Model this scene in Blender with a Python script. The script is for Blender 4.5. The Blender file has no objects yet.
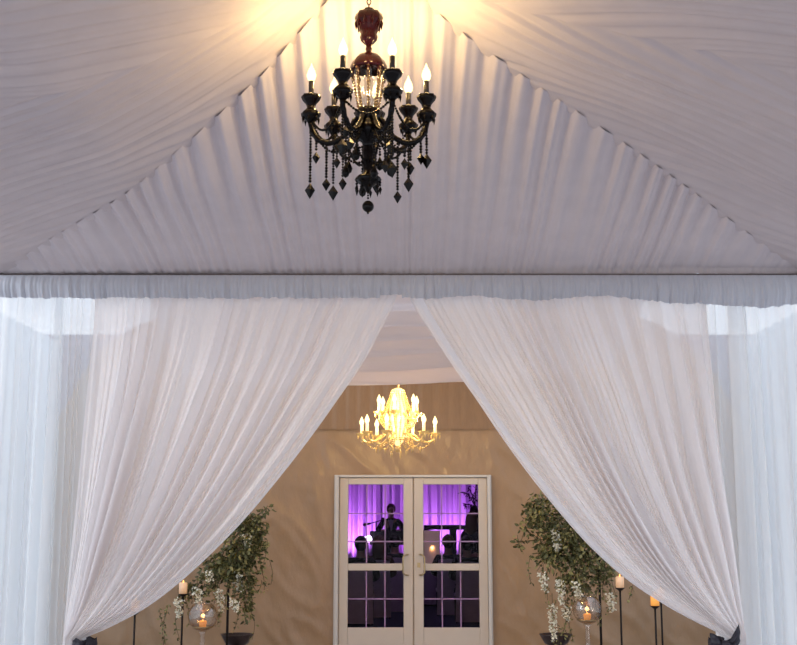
import bpy, math, random
from mathutils import Vector, Matrix, noise
R = random.Random(11)
PI = math.pi
scene = bpy.context.scene
COL = scene.collection
W, H, F, HOR = 797, 645, 1150.0, 519.0
EYE = 1.65
ALPHA = math.atan((HOR - H / 2) / F)
SA, CA = math.sin(ALPHA), math.cos(ALPHA)

def ray(px, py):
    xr, yr = (px - W / 2) / F, (H / 2 - py) / F
    return Vector((xr, CA - SA * yr, SA + CA * yr))

def P(px, py, D):
    """world point at depth Y = D seen in direction (px, py)"""
    d = ray(px, py)
    t = D / d.y
    return Vector((d.x * t, D, EYE + d.z * t))

# ------------------------------------------------------------------ camera
cam = bpy.data.cameras.new('camera')
cam.sensor_width = 36
cam.lens = F / W * 36
co = bpy.data.objects.new('camera', cam)
COL.objects.link(co)
co.location = (0, 0, EYE)
co.rotation_euler = (PI / 2 + ALPHA, 0, 0)
cam.clip_end = 500
scene.camera = co
scene.view_settings.view_transform = 'Standard'
scene.view_settings.look = 'None'
scene.cycles.use_denoising = True
scene.cycles.max_bounces = 10
scene.cycles.diffuse_bounces = 5
scene.cycles.transparent_max_bounces = 16
scene.cycles.sample_clamp_indirect = 6
scene.cycles.caustics_reflective = False
scene.cycles.caustics_refractive = False

# ------------------------------------------------------------------ materials
def new_mat(name):
    m = bpy.data.materials.new(name)
    m.use_nodes = True
    nt = m.node_tree
    nt.nodes.clear()
    out = nt.nodes.new('ShaderNodeOutputMaterial')
    return m, nt, out

def noise_bump(nt, scale, strength, dist=0.01, stretch=(1, 1, 1), detail=3, rot=(0, 0, 0)):
    tc = nt.nodes.new('ShaderNodeTexCoord')
    mp = nt.nodes.new('ShaderNodeMapping')
    mp.inputs['Scale'].default_value = stretch
    mp.inputs['Rotation'].default_value = rot
    nt.links.new(tc.outputs['Object'], mp.inputs['Vector'])
    nz = nt.nodes.new('ShaderNodeTexNoise')
    nz.inputs['Scale'].default_value = scale
    nz.inputs['Detail'].default_value = detail
    nt.links.new(mp.outputs['Vector'], nz.inputs['Vector'])
    b = nt.nodes.new('ShaderNodeBump')
    b.inputs['Strength'].default_value = strength
    b.inputs['Distance'].default_value = dist
    nt.links.new(nz.outputs['Fac'], b.inputs['Height'])
    return b, nz

def fabric(name, col, transl=0.3, transp=0.0, tcol=None, bump=0.15, stretch=(6, 6, 1)):
    m, nt, out = new_mat(name)
    b, nz = noise_bump(nt, 6, bump, 0.02, stretch)
    ramp = nt.nodes.new('ShaderNodeMixRGB')
    ramp.blend_type = 'MULTIPLY'
    ramp.inputs['Fac'].default_value = 0.12
    ramp.inputs['Color1'].default_value = (*col, 1)
    nt.links.new(nz.outputs['Fac'], ramp.inputs['Color2'])
    d = nt.nodes.new('ShaderNodeBsdfDiffuse')
    nt.links.new(ramp.outputs['Color'], d.inputs['Color'])
    nt.links.new(b.outputs['Normal'], d.inputs['Normal'])
    cur = d.outputs[0]
    if transl > 0:
        t = nt.nodes.new('ShaderNodeBsdfTranslucent')
        t.inputs['Color'].default_value = (*(tcol or col), 1)
        nt.links.new(b.outputs['Normal'], t.inputs['Normal'])
        mx = nt.nodes.new('ShaderNodeMixShader')
        mx.inputs[0].default_value = transl
        nt.links.new(cur, mx.inputs[1]); nt.links.new(t.outputs[0], mx.inputs[2])
        cur = mx.outputs[0]
    if transp > 0:
        t = nt.nodes.new('ShaderNodeBsdfTransparent')
        mx = nt.nodes.new('ShaderNodeMixShader')
        mx.inputs[0].default_value = transp
        nt.links.new(cur, mx.inputs[1]); nt.links.new(t.outputs[0], mx.inputs[2])
        cur = mx.outputs[0]
    nt.links.new(cur, out.inputs['Surface'])
    return m

def pbr(name, col, rough=0.5, metal=0.0, coat=0.0, var=0.15, vscale=8, bump=0.0, bscale=30, spec=0.5,
        stretch=(1, 1, 1), emit=None, estr=0, trans=0.0, rot=(0, 0, 0), detail=3):
    m, nt, out = new_mat(name)
    p = nt.nodes.new('ShaderNodeBsdfPrincipled')
    b, nz = noise_bump(nt, bscale if bump else vscale, bump, 0.02, stretch, detail, rot)
    mx = nt.nodes.new('ShaderNodeMixRGB')
    mx.inputs['Color1'].default_value = (*[c * (1 - var) for c in col], 1)
    mx.inputs['Color2'].default_value = (*[min(1, c * (1 + var)) for c in col], 1)
    nt.links.new(nz.outputs['Fac'], mx.inputs['Fac'])
    nt.links.new(mx.outputs['Color'], p.inputs['Base Color'])
    if bump:
        nt.links.new(b.outputs['Normal'], p.inputs['Normal'])
    p.inputs['Roughness'].default_value = rough
    p.inputs['Metallic'].default_value = metal
    p.inputs['Coat Weight'].default_value = coat
    p.inputs['Specular IOR Level'].default_value = spec
    p.inputs['Transmission Weight'].default_value = trans
    if emit:
        p.inputs['Emission Color'].default_value = (*emit, 1)
        p.inputs['Emission Strength'].default_value = estr
    nt.links.new(p.outputs[0], out.inputs['Surface'])
    return m

def emis(name, col, s):
    m, nt, out = new_mat(name)
    e = nt.nodes.new('ShaderNodeEmission')
    e.inputs['Color'].default_value = (*col, 1)
    e.inputs['Strength'].default_value = s
    nt.links.new(e.outputs[0], out.inputs['Surface'])
    return m

def thin_glass(name, tint=(1, 1, 1), gloss=0.08, rough=0.02):
    m, nt, out = new_mat(name)
    t = nt.nodes.new('ShaderNodeBsdfTransparent')
    t.inputs['Color'].default_value = (*tint, 1)
    g = nt.nodes.new('ShaderNodeBsdfGlossy')
    g.inputs['Roughness'].default_value = rough
    mx = nt.nodes.new('ShaderNodeMixShader')
    mx.inputs[0].default_value = gloss
    nt.links.new(t.outputs[0], mx.inputs[1]); nt.links.new(g.outputs[0], mx.inputs[2])
    nt.links.new(mx.outputs[0], out.inputs['Surface'])
    return m

M = {}
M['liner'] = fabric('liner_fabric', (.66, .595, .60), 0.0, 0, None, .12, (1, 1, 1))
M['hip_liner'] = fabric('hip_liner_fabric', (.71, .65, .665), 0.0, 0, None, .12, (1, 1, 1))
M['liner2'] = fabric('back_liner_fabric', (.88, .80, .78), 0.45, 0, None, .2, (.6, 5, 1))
M['drape'] = fabric('drape_voile', (.92, .895, .91), 0.46, 0.10, (.97, .935, .925), .02, (9, 9, .5))
M['sheer'] = fabric('sheer_voile', (.92, .935, .94), 0.5, 0.26, (.97, .98, .985), .02, (9, 9, .5))
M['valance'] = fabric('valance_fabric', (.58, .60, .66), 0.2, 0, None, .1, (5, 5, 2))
M['sidewall'] = fabric('side_wall_fabric', (.85, .9, .93), 0.65, 0.0, (.85, .95, 1), .2, (5, 5, .6))
M['tan'] = pbr('tan_sheeting', (.375, .23, .125), .30, 0, 0, .12, 3, .8, 7.0, .5, (1, 1, .5), rot=(0, .6, 0), detail=5)
M['tan_band'] = pbr('tan_pleated_band', (.31, .19, .11), .6, 0, 0, .12, 5, .15, 8, .3, (6, 6, 1))
M['white_paint'] = pbr('door_paint', (.62, .52, .43), .4, 0, 0, .04, 6)
M['frame_paint'] = pbr('frame_paint', (.62, .57, .52), .4, 0, 0, .05, 6)
M['muntin'] = pbr('muntin_purple_lit', (.42, .26, .42), .45, 0, 0, .05, 6)  # purple ballroom light is put into the muntin colour
M['glass'] = thin_glass('door_glass', (.97, .95, .98), .004)
M['brass'] = pbr('aged_brass', (.52, .38, .20), .3, .9, 0, .1, 30)
M['ground'] = pbr('ground_carpet', (.42, .39, .39), .9, 0, 0, .2, 20, .2, 60)
M['teal_carpet'] = pbr('teal_carpet', (.035, .06, .085), .9, 0, 0, .3, 4, .2, 60)
M['dark_wall'] = pbr('dim_wall', (.25, .2, .26), .8)
M['black_glass'] = pbr('black_glass', (.0035, .002, .0018), .2, 0, 0, .3, 20, spec=.16)
M['red_glass'] = pbr('dark_red_glass', (.016, .0015, .003), .16, 0, 0, .3, 20, spec=.25)
M['black_bead'] = pbr('black_bead', (.003, .002, .0015), .22, 0, 0, .3, 60, spec=.15)
M['clear_glass'] = thin_glass('clear_glass', (.95, .93, .9), .25, .08)
M['amber_bead'] = pbr('amber_bead', (.16, .10, .045), .08, 0, 0, .5, 60, spec=.8)
M['candle_black'] = pbr('black_candle_sleeve', (.02, .014, .012), .35)
M['bulb'] = emis('glowing_bulb', (1, .84, .42), 2.6)
M['crystal'] = pbr('glowing_gold_crystal', (.50, .33, .12), .12, .35, 0, .15, 40, 0, 30, .8, emit=(1, .62, .2), estr=.28)  # emission stands in for bulb light caught by the crystals
M['crystal_core'] = pbr('glowing_crystal_column', (.8, .6, .28), .15, .1, 0, .1, 40, emit=(1, .75, .32), estr=1.5)  # no lamp itself; emission paints in the brightness of the lit column
M['crystal_drop'] = pbr('crystal_drop', (.42, .28, .11), .08, .2, .5, .2, 50, emit=(1, .6, .22), estr=.14)  # weak emission stands in for bulb glints in the drops
M['cream_candle'] = pbr('glowing_cream_sleeve', (.95, .82, .55), .4, emit=(1, .75, .35), estr=.9)  # sleeve emission imitates the light of the bulb above
M['purple_tie'] = pbr('dark_purple_satin', (.007, .004, .011), .6, 0, 0, .4, 12, .3, 25)
M['leaf'] = pbr('leaf_green', (.085, .085, .025), .5, 0, 0, .6, 3)
M['leaf_pale'] = pbr('leaf_pale_green', (.27, .24, .09), .55, 0, 0, .5, 4)
M['stem'] = pbr('vine_stem', (.10, .075, .03), .7)
M['blossom'] = pbr('white_blossom', (.80, .76, .62), .6, 0, 0, .15, 30)
M['iron'] = pbr('black_iron', (.018, .013, .011), .45, .5)
M['eave'] = pbr('eave_pole_shade', (.16, .13, .13), .6)  # dark tone paints the shaded gap between ceiling and valance
M['wax'] = pbr('amber_wax', (.9, .42, .10), .5, emit=(1, .36, .06), estr=.55)
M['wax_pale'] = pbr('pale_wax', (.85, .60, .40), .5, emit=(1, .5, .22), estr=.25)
M['urn'] = pbr('dark_urn', (.035, .02, .02), .4)
M['holder_glass'] = thin_glass('holder_glass', (.93, .88, .82), .14, .05)
M['flame'] = emis('candle_flame', (1, .5, .12), 3)
M['purple_curtain'] = fabric('backdrop_fabric', (.62, .50, .72), 0, 0, None, .2, (8, 8, .5))
M['suit'] = pbr('black_suit', (.010, .008, .012), .7)
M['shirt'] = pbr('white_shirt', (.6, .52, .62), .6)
M['skin'] = pbr('skin', (.45, .24, .17), .5)
M['hair_dark'] = pbr('dark_hair', (.010, .007, .006), .5)
M['hair_brown'] = pbr('brown_hair', (.10, .035, .02), .5)
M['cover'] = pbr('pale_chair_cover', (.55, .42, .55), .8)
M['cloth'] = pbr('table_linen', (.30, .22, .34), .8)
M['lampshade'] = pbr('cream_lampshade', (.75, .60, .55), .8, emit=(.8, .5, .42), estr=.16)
M['stage'] = pbr('stage_black', (.02, .016, .025), .7)
M['lens'] = emis('uplight_lens', (.9, .7, 1), 6)

# ------------------------------------------------------------------ mesh builder
class MB:
    def __init__(s):
        s.v, s.f, s.mi = [], [], []
    def add(s, verts, faces, mi=0):
        o = len(s.v)
        s.v += [tuple(p) for p in verts]
        s.f += [tuple(i + o for i in f) for f in faces]
        s.mi += [mi] * len(faces)
    def box(s, a, b, mi=0, bev=0):
        x0, y0, z0 = a; x1, y1, z1 = b
        s.add([(x0, y0, z0), (x1, y0, z0), (x1, y1, z0), (x0, y1, z0), (x0, y0, z1), (x1, y0, z1), (x1, y1, z1), (x0, y1, z1)],
              [(0, 3, 2, 1), (4, 5, 6, 7), (0, 1, 5, 4), (1, 2, 6, 5), (2, 3, 7, 6), (3, 0, 4, 7)], mi)
    def lathe(s, prof, n=16, c=(0, 0, 0), mi=0, flute=0, fa=0):
        """prof: list of (r, z)"""
        vs, fs = [], []
        for r, z in prof:
            for k in range(n):
                a = 2 * PI * k / n
                rr = r * (1 + (fa * math.cos(flute * a) if flute else 0))
                vs.append((c[0] + rr * math.cos(a), c[1] + rr * math.sin(a), c[2] + z))
        for i in range(len(prof) - 1):
            for k in range(n):
                k2 = (k + 1) % n
                fs.append((i * n + k, i * n + k2, (i + 1) * n + k2, (i + 1) * n + k))
        fs.append(tuple(range(n - 1, -1, -1)))
        fs.append(tuple((len(prof) - 1) * n + k for k in range(n)))
        s.add(vs, fs, mi)
    def tube(s, pts, rad, n=8, mi=0):
        pts = [Vector(p) for p in pts]
        L = len(pts)
        rads = rad if isinstance(rad, (list, tuple)) else [rad] * L
        vs, fs = [], []
        up = None
        for i, p in enumerate(pts):
            d = (pts[min(i + 1, L - 1)] - pts[max(i - 1, 0)])
            if d.length < 1e-9: d = Vector((0, 0, 1))
            d.normalize()
            if up is None:
                up = Vector((0, 0, 1)) if abs(d.z) < .9 else Vector((1, 0, 0))
            u = (up - d * up.dot(d)).normalized()
            up = u
            w = d.cross(u)
            for k in range(n):
                a = 2 * PI * k / n
                vs.append(p + (u * math.cos(a) + w * math.sin(a)) * rads[i])
        for i in range(L - 1):
            for k in range(n):
                k2 = (k + 1) % n
                fs.append((i * n + k, i * n + k2, (i + 1) * n + k2, (i + 1) * n + k))
        fs.append(tuple(range(n - 1, -1, -1)))
        fs.append(tuple((L - 1) * n + k for k in range(n)))
        s.add(vs, fs, mi)
    def ball(s, c, r, n=8, m=5, mi=0, sz=1.0):
        prof = []
        for i in range(m + 1):
            a = -PI / 2 + PI * i / m
            prof.append((max(r * math.cos(a), r * .02), r * sz * math.sin(a)))
        s.lathe(prof, n, c, mi)
    def octa(s, c, r, h1, h2, n=6, mi=0):
        """faceted diamond pendant, top point at c"""
        s.lathe([(.0005, 0), (r * .35, -h1 * .35), (r, -h1), (r * .4, -h1 - h2 * .62), (.0005, -h1 - h2)], n, c, mi)
    def grid(s, nu, nv, fn, mi=0):
        vs = [fn(i / nu, j / nv) for j in range(nv + 1) for i in range(nu + 1)]
        w = nu + 1
        fs = [(j * w + i, j * w + i + 1, (j + 1) * w + i + 1, (j + 1) * w + i) for j in range(nv) for i in range(nu)]
        s.add(vs, fs, mi)
    def build(s, name, mats, parent=None, smooth=True, loc=None):
        me = bpy.data.meshes.new(name)
        me.from_pydata(s.v, [], s.f)
        for m in (mats if isinstance(mats, (list, tuple)) else [mats]):
            me.materials.append(m)
        if any(s.mi):
            me.polygons.foreach_set('material_index', s.mi)
        if smooth:
            me.polygons.foreach_set('use_smooth', [True] * len(me.polygons))
        me.update()
        o = bpy.data.objects.new(name, me)
        COL.objects.link(o)
        if loc is not None:
            o.location = loc
        if parent:
            o.parent = parent
        return o

def tag(o, label=None, cat=None, group=None, kind=None):
    if label: o['label'] = label
    if cat: o['category'] = cat
    if group: o['group'] = group
    if kind: o['kind'] = kind
    return o

def thing(name, loc, label, cat, group=None, rz=0):
    o = bpy.data.objects.new(name, None)
    COL.objects.link(o)
    o.location = loc
    o.rotation_euler = (0, 0, rz)
    o.empty_display_size = .1
    return tag(o, label, cat, group)

def struct(o):
    o['kind'] = 'structure'
    return o

def lerp(a, b, t): return a + (b - a) * t
def smooth(t):
    t = max(0, min(1, t)); return t * t * (3 - 2 * t)
def interp(xs, ys, x):
    if x <= xs[0]: return ys[0]
    for i in range(len(xs) - 1):
        if x <= xs[i + 1]:
            # catmull-rom style monotone-ish
            t = (x - xs[i]) / (xs[i + 1] - xs[i])
            m0 = (ys[i + 1] - ys[max(i - 1, 0)]) / (xs[i + 1] - xs[max(i - 1, 0)])
            m1 = (ys[min(i + 2, len(xs) - 1)] - ys[i]) / (xs[min(i + 2, len(xs) - 1)] - xs[i])
            h = xs[i + 1] - xs[i]
            return ((2 * t**3 - 3 * t**2 + 1) * ys[i] + (t**3 - 2 * t**2 + t) * h * m0
                    + (-2 * t**3 + 3 * t**2) * ys[i + 1] + (t**3 - t**2) * h * m1)
    return ys[-1]
def nz1(x, seed=0.0):
    return noise.noise(Vector((x, seed * 7.31 + .5, seed * 3.17)))
def nz2(x, y, seed=0.0):
    return noise.noise(Vector((x, y, seed * 5.77 + .3)))

# ------------------------------------------------------------------ front tent: pyramid liner
DE, HALF = 8.4, 3.0              # eave plane of the front tent and its half width
DA = DE - HALF                   # depth of the peak
AX = -0.125                      # peak sits slightly left
LEFT = [(-8, 272), (30, 251), (60, 232), (95, 211), (130, 189), (165, 160), (200, 130), (235, 98), (265, 70), (295, 36), (325, 2)]
RIGHT = [(812, 272), (797, 267), (740, 226), (680, 181), (620, 139), (560, 99), (500, 58), (450, 22), (425, -2)]
def hip_curve(pts, sx):
    ts, zs = [], []
    for px, py in pts:
        d = ray(px, py); k = d.x / d.y
        # sx*HALF*(1-t)+AX*t = k*(DE-HALF*t)
        t = (sx * HALF - k * DE) / (sx * HALF - AX - k * HALF)
        D = DE - HALF * t
        ts.append(t); zs.append(EYE + d.z / d.y * D)
    z0 = P(400, 274, DE).z
    if ts[0] > .002:
        ts.insert(0, 0); zs.insert(0, z0)
    else:
        ts[0] = 0; zs[0] = z0
    ts.append(1.0); zs.append(zs[-1] + .16)
    return ts, zs
LT, LZ = hip_curve(LEFT, -1)
RT, RZ = hip_curve(RIGHT, 1)
PEAK = (max(LZ[-1], RZ[-1]))
LZ[-1] = RZ[-1] = PEAK
ZE = LZ[0]
def zl(t): return interp(LT, LZ, t)
def zr(t): return interp(RT, RZ, t)

def pleat(p):
    """soft asymmetric gather, period 1"""
    f = p - math.floor(p)
    return (math.sin(2 * PI * f) + .28 * math.sin(4 * PI * f + .6))

def far_panel(u, v):
    # u across 0..1 (left to right), v 0 at the eave .. 1 at the hips
    xw = lerp(-HALF, HALF, u)
    # hip t at this x
    if xw < AX: th = (xw + HALF) / (AX + HALF)
    else: th = (HALF - xw) / (HALF - AX)
    t = th * v
    D = DE - HALF * t
    w = (xw + HALF - t * (HALF + AX)) / max(1e-6, 2 * HALF * (1 - t))
    z = lerp(zl(t), zr(t), smooth(w))
    ph = (xw + .10 * nz1(xw * 1.7, 1)) / .135
    edge = .20 + .80 * max(0, v) ** 1.4
    a = .022 * edge * min(1, th * 3 + .15) * (1 + .5 * nz1(xw * 2.3, 4))
    fine = .005 * math.sin(ph * 2 * PI * 2.3 + 2 * nz1(xw * 5, 2)) * (1 - .6 * v)
    wob = .14 * nz2(xw * 2.2, v * 1.6, 3)
    d = a * pleat(ph + wob) + fine * min(1, th * 3 + .1) + .012 * nz2(xw * 1.5, v * 2.5, 8) * min(1, 4 * (1 - v))
    return (xw, D - d * .8, z - d * .75 - .004)

mb = MB(); mb.grid(720, 70, far_panel)
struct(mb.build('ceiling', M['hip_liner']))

def side_panel(sx):
    zf = zl if sx < 0 else zr
    def fn(u, v):
        t = u                       # 0 eave .. 1 peak
        vv = (v * 2 - 1) * 1.02
        D = DA + vv * HALF * (1 - t) + math.copysign(.05, vv) * abs(vv) ** 8
        X = sx * HALF * (1 - t) + AX * t
        q = abs(vv) * HALF * (1 - t)
        ph = q + 1.15 * t + .16 * nz2(q * 1.1, t * 1.6, 5 + sx)
        amp = (.0055 + .005 * nz2(q * 1.3, t * 2.1, 9 + sx)) * (1 - smooth((t - .75) * 4)) * min(1, max(0, 1 - abs(vv)) * 14)
        d = amp * (pleat(ph / .125) + .35 * math.sin(2 * PI * ph / .071 + 1.3 * nz1(ph * 3, 6))) \
            + (.030 * nz2(ph * 2.2, t * .8, 12 + sx) + .05 * nz2(ph * .7, t * .6, 14 + sx)) * min(1, max(0, 1 - abs(vv)) * 5)
        return (X, D, zf(t) - d - .010 * smooth((abs(vv) - .8) * 5))
    return fn
# outer roof over the liner, added to block sky light at the hip seams
def roof_pt(c):
    return c
mb = MB()
eo, zo = 3.15, ZE + .06
mb.add([(-eo, DE + .08, zo), (eo, DE + .08, zo), (eo, DA - eo, zo), (-eo, DA - eo, zo), (AX, DA, PEAK + .75)], [(0, 1, 4), (1, 2, 4), (2, 3, 4), (3, 0, 4)])
struct(mb.build('ceiling', M['liner'], smooth=False))
for sx in (-1, 1):
    mb = MB(); mb.grid(110, 620, side_panel(sx))
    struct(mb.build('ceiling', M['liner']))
def near_panel(u, v):
    xw = lerp(-HALF, HALF, u)
    th = (xw + HALF) / (AX + HALF) if xw < AX else (HALF - xw) / (HALF - AX)
    t = th * v
    w = (xw + HALF - t * (HALF + AX)) / max(1e-6, 2 * HALF * (1 - t))
    return (xw, DA - HALF * (1 - t), lerp(zl(t), zr(t), smooth(w)) - .02 * v * pleat(xw / .135))
mb = MB(); mb.grid(240, 20, near_panel)
struct(mb.build('ceiling', M['liner']))

# ground under both tents
mb = MB(); mb.box((-14, -6, -.05), (14, 13.93, 0)); struct(mb.build('floor', M['ground'], smooth=False))

# ------------------------------------------------------------------ front drapes
SE = F / DE
def px2x(px): return P(px, 330, DE).x
def py2z(py): return P(400, py, DE).z
INNER_L = [(278, 398), (297, 396), (330, 380), (360, 364), (400, 337), (440, 309), (480, 279), (520, 247), (560, 210), (590, 178), (610, 152), (624, 128), (632, 112), (638, 98)]
OUTER_L = [(278, 92), (330, 92), (450, 84), (560, 79), (638, 77)]
INNER_R = [(278, 406), (297, 410), (330, 430), (365, 453), (400, 477), (440, 503), (480, 531), (520, 562), (550, 588), (580, 620), (605, 655), (622, 684), (632, 703), (638, 712)]
OUTER_R = [(278, 708), (330, 709), (450, 716), (560, 727), (638, 731)]
def tied_panel(inner, outer, seed, sx):
    iy = [p[0] for p in inner]; ix = [p[1] for p in inner]
    oy = [p[0] for p in outer]; ox = [p[1] for p in outer]
    def fn(u, v):
        # v 0..0.8 above the tie, .8..1 below it
        if v < .8:
            y = lerp(278, 638, v / .8)
            xi, xo = interp(iy, ix, y), interp(oy, ox, y)
            amp = lerp(.036, .085, smooth(v * 2)) * (1 - .75 * smooth((v - .55) / .25))
        else:
            k = (v - .8) / .2
            y = lerp(638, 741, k)
            xi = lerp(ix[-1], ix[-1] - sx * 30, smooth(k * 1.2)); xo = lerp(ox[-1], ox[-1] + sx * 14, smooth(k * 1.2))
            amp = lerp(.012, .04, k)
        uu = u + .018 * nz2(u * 6, v * 2.2, seed)
        x = lerp(xo, xi, u)
        f = 1.15 * pleat(uu * 12 + 1.5 * nz1(u * 5, seed + 1) + .25 * nz2(u * 7, v * 2, seed + 8)) * (.25 + 1.6 * abs(nz1(u * 5.3, seed + 5))) \
            + .13 * math.sin(2 * PI * (uu * 35 + 1.6 * nz1(u * 9, seed + 2))) \
            + .03 * math.sin(2 * PI * (uu * 73 + .5 * nz1(u * 13, seed + 3)))
        # the hem rolls back towards the second tent
        roll = .05 * smooth((u - .96) / .04)
        bunch = -.05 * smooth((v - .6) / .2) * math.sin(PI * min(1, max(0, u))) if v < .8 else -.05 * math.sin(PI * u)
        z = py2z(y)
        return (px2x(x), DE + amp * f + roll + bunch, z)
    return fn
for inner, outer, seed, sx, lab in ((INNER_L, OUTER_L, 21, -1, 'white voile curtain swept left and tied back, beside the left side of the doors'),
                                    (INNER_R, OUTER_R, 37, 1, 'white voile curtain swept right and tied back, beside the right side of the doors')):
    mb = MB(); mb.grid(560, 130, tied_panel(inner, outer, seed, sx))
    tag(mb.build('tied_curtain', M['drape']), lab, 'curtain', 'tied-back curtains at the tent opening')

def straight_panel(x0, x1, D, seed, folds):
    def fn(u, v):
        uu = u + .012 * nz2(u * 5, v * 1.5, seed)
        f = 1.0 * pleat(uu * folds + .9 * nz1(u * 4, seed)) * (.5 + 1.2 * abs(nz1(u * 5, seed + 4))) + .2 * math.sin(2 * PI * uu * folds * 2.3 + 2 * nz1(u * 8, seed + 2))
        x = lerp(x0, x1, u)
        return (P(x, 330, D).x, D + lerp(.03, .07, smooth(v * 2)) * f, lerp(py2z(278), .01, v))
    return fn
for x0, x1, D, seed, folds, lab in (
        (-24, 62, DE + .15, 3, 5, 'straight sheer white curtain at the far left edge of the opening, outermost on that side'),
        (54, 98, DE + .33, 5, 3, 'straight sheer curtain just left of the left tied-back curtain'),
        (728, 822, DE + .15, 7, 5, 'straight sheer white curtain at the far right edge of the opening, outermost on that side'),
        (702, 748, DE + .33, 9, 3, 'straight sheer curtain hanging directly behind the right tied-back curtain')):
    mb = MB(); mb.grid(200, 60, straight_panel(x0, x1, D, seed, folds))
    tag(mb.build('sheer_curtain', M['sheer']), lab, 'curtain', 'straight sheer curtains at the sides')

# gathered valance along the eave
def valance(x0, x1, bottom, seed):
    def fn(u, v):
        x = lerp(x0, x1, u)
        yb = bottom(x) + 1.6 * nz1(x * .12, seed)
        y = lerp(275.2, yb, v)
        f = math.sin(2 * PI * (x / 9.5 + 1.2 * nz1(x * .05, seed))) * (.5 + .9 * nz1(x * .06, seed + 3)) + .5 * math.sin(2 * PI * x / 4.3 + 3 * nz1(x * .11, seed + 1))
        puff = .035 * math.sin(PI * min(1, v * 1.05)) + .012
        return (P(x, 285, DE - .1).x, DE - .09 - puff - f * (.004 + .012 * v), P(400, y, DE - .1).z)
    return fn
def bl(x): return 298 + (-3 if x > 380 else 0) 
def br(x):
    return 296 + 2 * smooth((x - 404) / 30) + 10 * math.exp(-((x - 738) / 62) ** 2) + 2 * math.sin(x * .05)
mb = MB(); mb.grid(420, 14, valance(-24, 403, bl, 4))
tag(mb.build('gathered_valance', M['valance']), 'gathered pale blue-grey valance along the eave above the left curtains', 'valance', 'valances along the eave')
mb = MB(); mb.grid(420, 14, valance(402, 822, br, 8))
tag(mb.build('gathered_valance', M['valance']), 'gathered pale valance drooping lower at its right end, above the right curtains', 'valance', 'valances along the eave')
# eave pole that carries them, coloured dark to draw the shaded gap above
mb = MB(); mb.tube([(-3.05, DE - .015, ZE - .030), (3.05, DE - .015, ZE - .030)], .03, 10)
struct(mb.build('trim_1', M['eave']))
for i, sx in enumerate((-1, 1)):
    mb = MB(); mb.tube([(sx * 3.03, DE - .02, 0), (sx * 3.03, DE - .02, ZE)], .035, 10)
    struct(mb.build('trim_%d' % (i + 2), M['frame_paint']))

# dark tie-backs
for cx_, sx, lab in ((86, -1, 'dark purple satin tie gathering the left curtain'), (721, 1, 'dark purple satin bow gathering the right curtain')):
    c = P(cx_, 643, DE)
    t = thing('curtain_tie', (c.x, c.y, c.z), lab, 'tie', 'dark curtain ties')
    mb = MB()
    def band(u, v, _s=sx):
        a = 2 * PI * u
        rx = (.090 if _s > 0 else .078) + .010 * math.sin(7 * a + 2) * math.sin(PI * v)
        return (rx * math.cos(a), .085 * math.sin(a) - .02, lerp(-.05, .035, v) + .008 * math.sin(5 * a))
    mb.grid(48, 10, band); mb.build('band', M['purple_tie'], t)
    mb = MB()
    prof = [(.012, -.03), (.036, -.02), (.044, 0), (.034, .022), (.012, .03)]
    mb.lathe(prof, 14, (0.0 if sx > 0 else -.01, -.12, .0), 0, 5, .12); mb.build('knot', M['purple_tie'], t)
    for s2 in (-1, 1):
        mb = MB()
        hi = .085 if (sx > 0 and s2 > 0) else (.02 if sx > 0 else -.02)
        bs = 1.0 if sx > 0 else .55
        def loop(u, v, _s2=s2, _hi=hi, bs=bs):
            a = u * 1.0
            wid = .012 + .05 * math.sin(PI * min(1, a * .62))
            return (_s2 * (.02 + .085 * a * bs), -.115 - .03 * math.sin(PI * a) + .012 * math.sin(9 * v),
                    lerp(-wid, wid, v) * (.5 + .5 * bs) + _hi * a)
        mb.grid(10, 8, loop); mb.build('bow_loop', M['purple_tie'], t)
        mb = MB()
        def tail(u, v, _s2=s2):
            return (_s2 * (.015 + .04 * u) + lerp(-.025, .025, v) * (1 + .4 * u), -.12 + .01 * math.sin(8 * v + u * 5), -.02 - .26 * u)
        mb.grid(10, 6, tail); mb.build('tail', M['purple_tie'], t)

# ------------------------------------------------------------------ second tent
DW = 13.95
S3 = P(400, 300, DW)
ZT = 3.55
W2 = 4.2                          # half width of the second tent
def ceil2(u, v):
    X = lerp(-1.95, 1.95, u)
    # swag between the two tents: falls from the eave, turns at a low hem and rises again
    if v < .72:
        k = v / .72
        D = lerp(DE + .14, 10.4, k)
        z = lerp(P(400, 270, DE).z - .02, P(400, 386, 10.4).z, k ** .9)
    else:
        k = (v - .72) / .28
        D = 10.4 + .10 * math.sin(PI * .5 * min(1, k * 2)) + .75 * max(0, k - .15)
        z = lerp(P(400, 386, 10.4).z, 4.0, smooth(k) * .5 + k * .5)
    xp = X + .08
    fold = (1 - .5 * abs(2 * min(1, v / .72) - 1))
    z += .09 * (xp / 1.0) ** 2 * .55 * (v if v < .72 else .72 * (1 - (v - .72) / .28)) + .03 * xp * v
    ph = v * 9.5 + .35 * xp * xp * v + .25 * nz2(X * 1.2, v * 4, 15)
    z -= (.034 + .03 * nz2(X * .9, v * 6, 7)) * (pleat(ph) + .4 * math.sin(2 * PI * ph * 2.3)) * (1 if v < .7 else .2)
    return (X, D, z)
mb = MB(); mb.grid(120, 260, ceil2)
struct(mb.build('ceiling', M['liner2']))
mb = MB(); mb.box((-2.1, DE + .75, 4.05), (2.1, DW + .1, 4.1)); struct(mb.build('ceiling', M['frame_paint'], smooth=False))  # unseen roof, added against sky leaks, kept narrow so daylight reaches the drapes
ZT = 4.04

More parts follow.
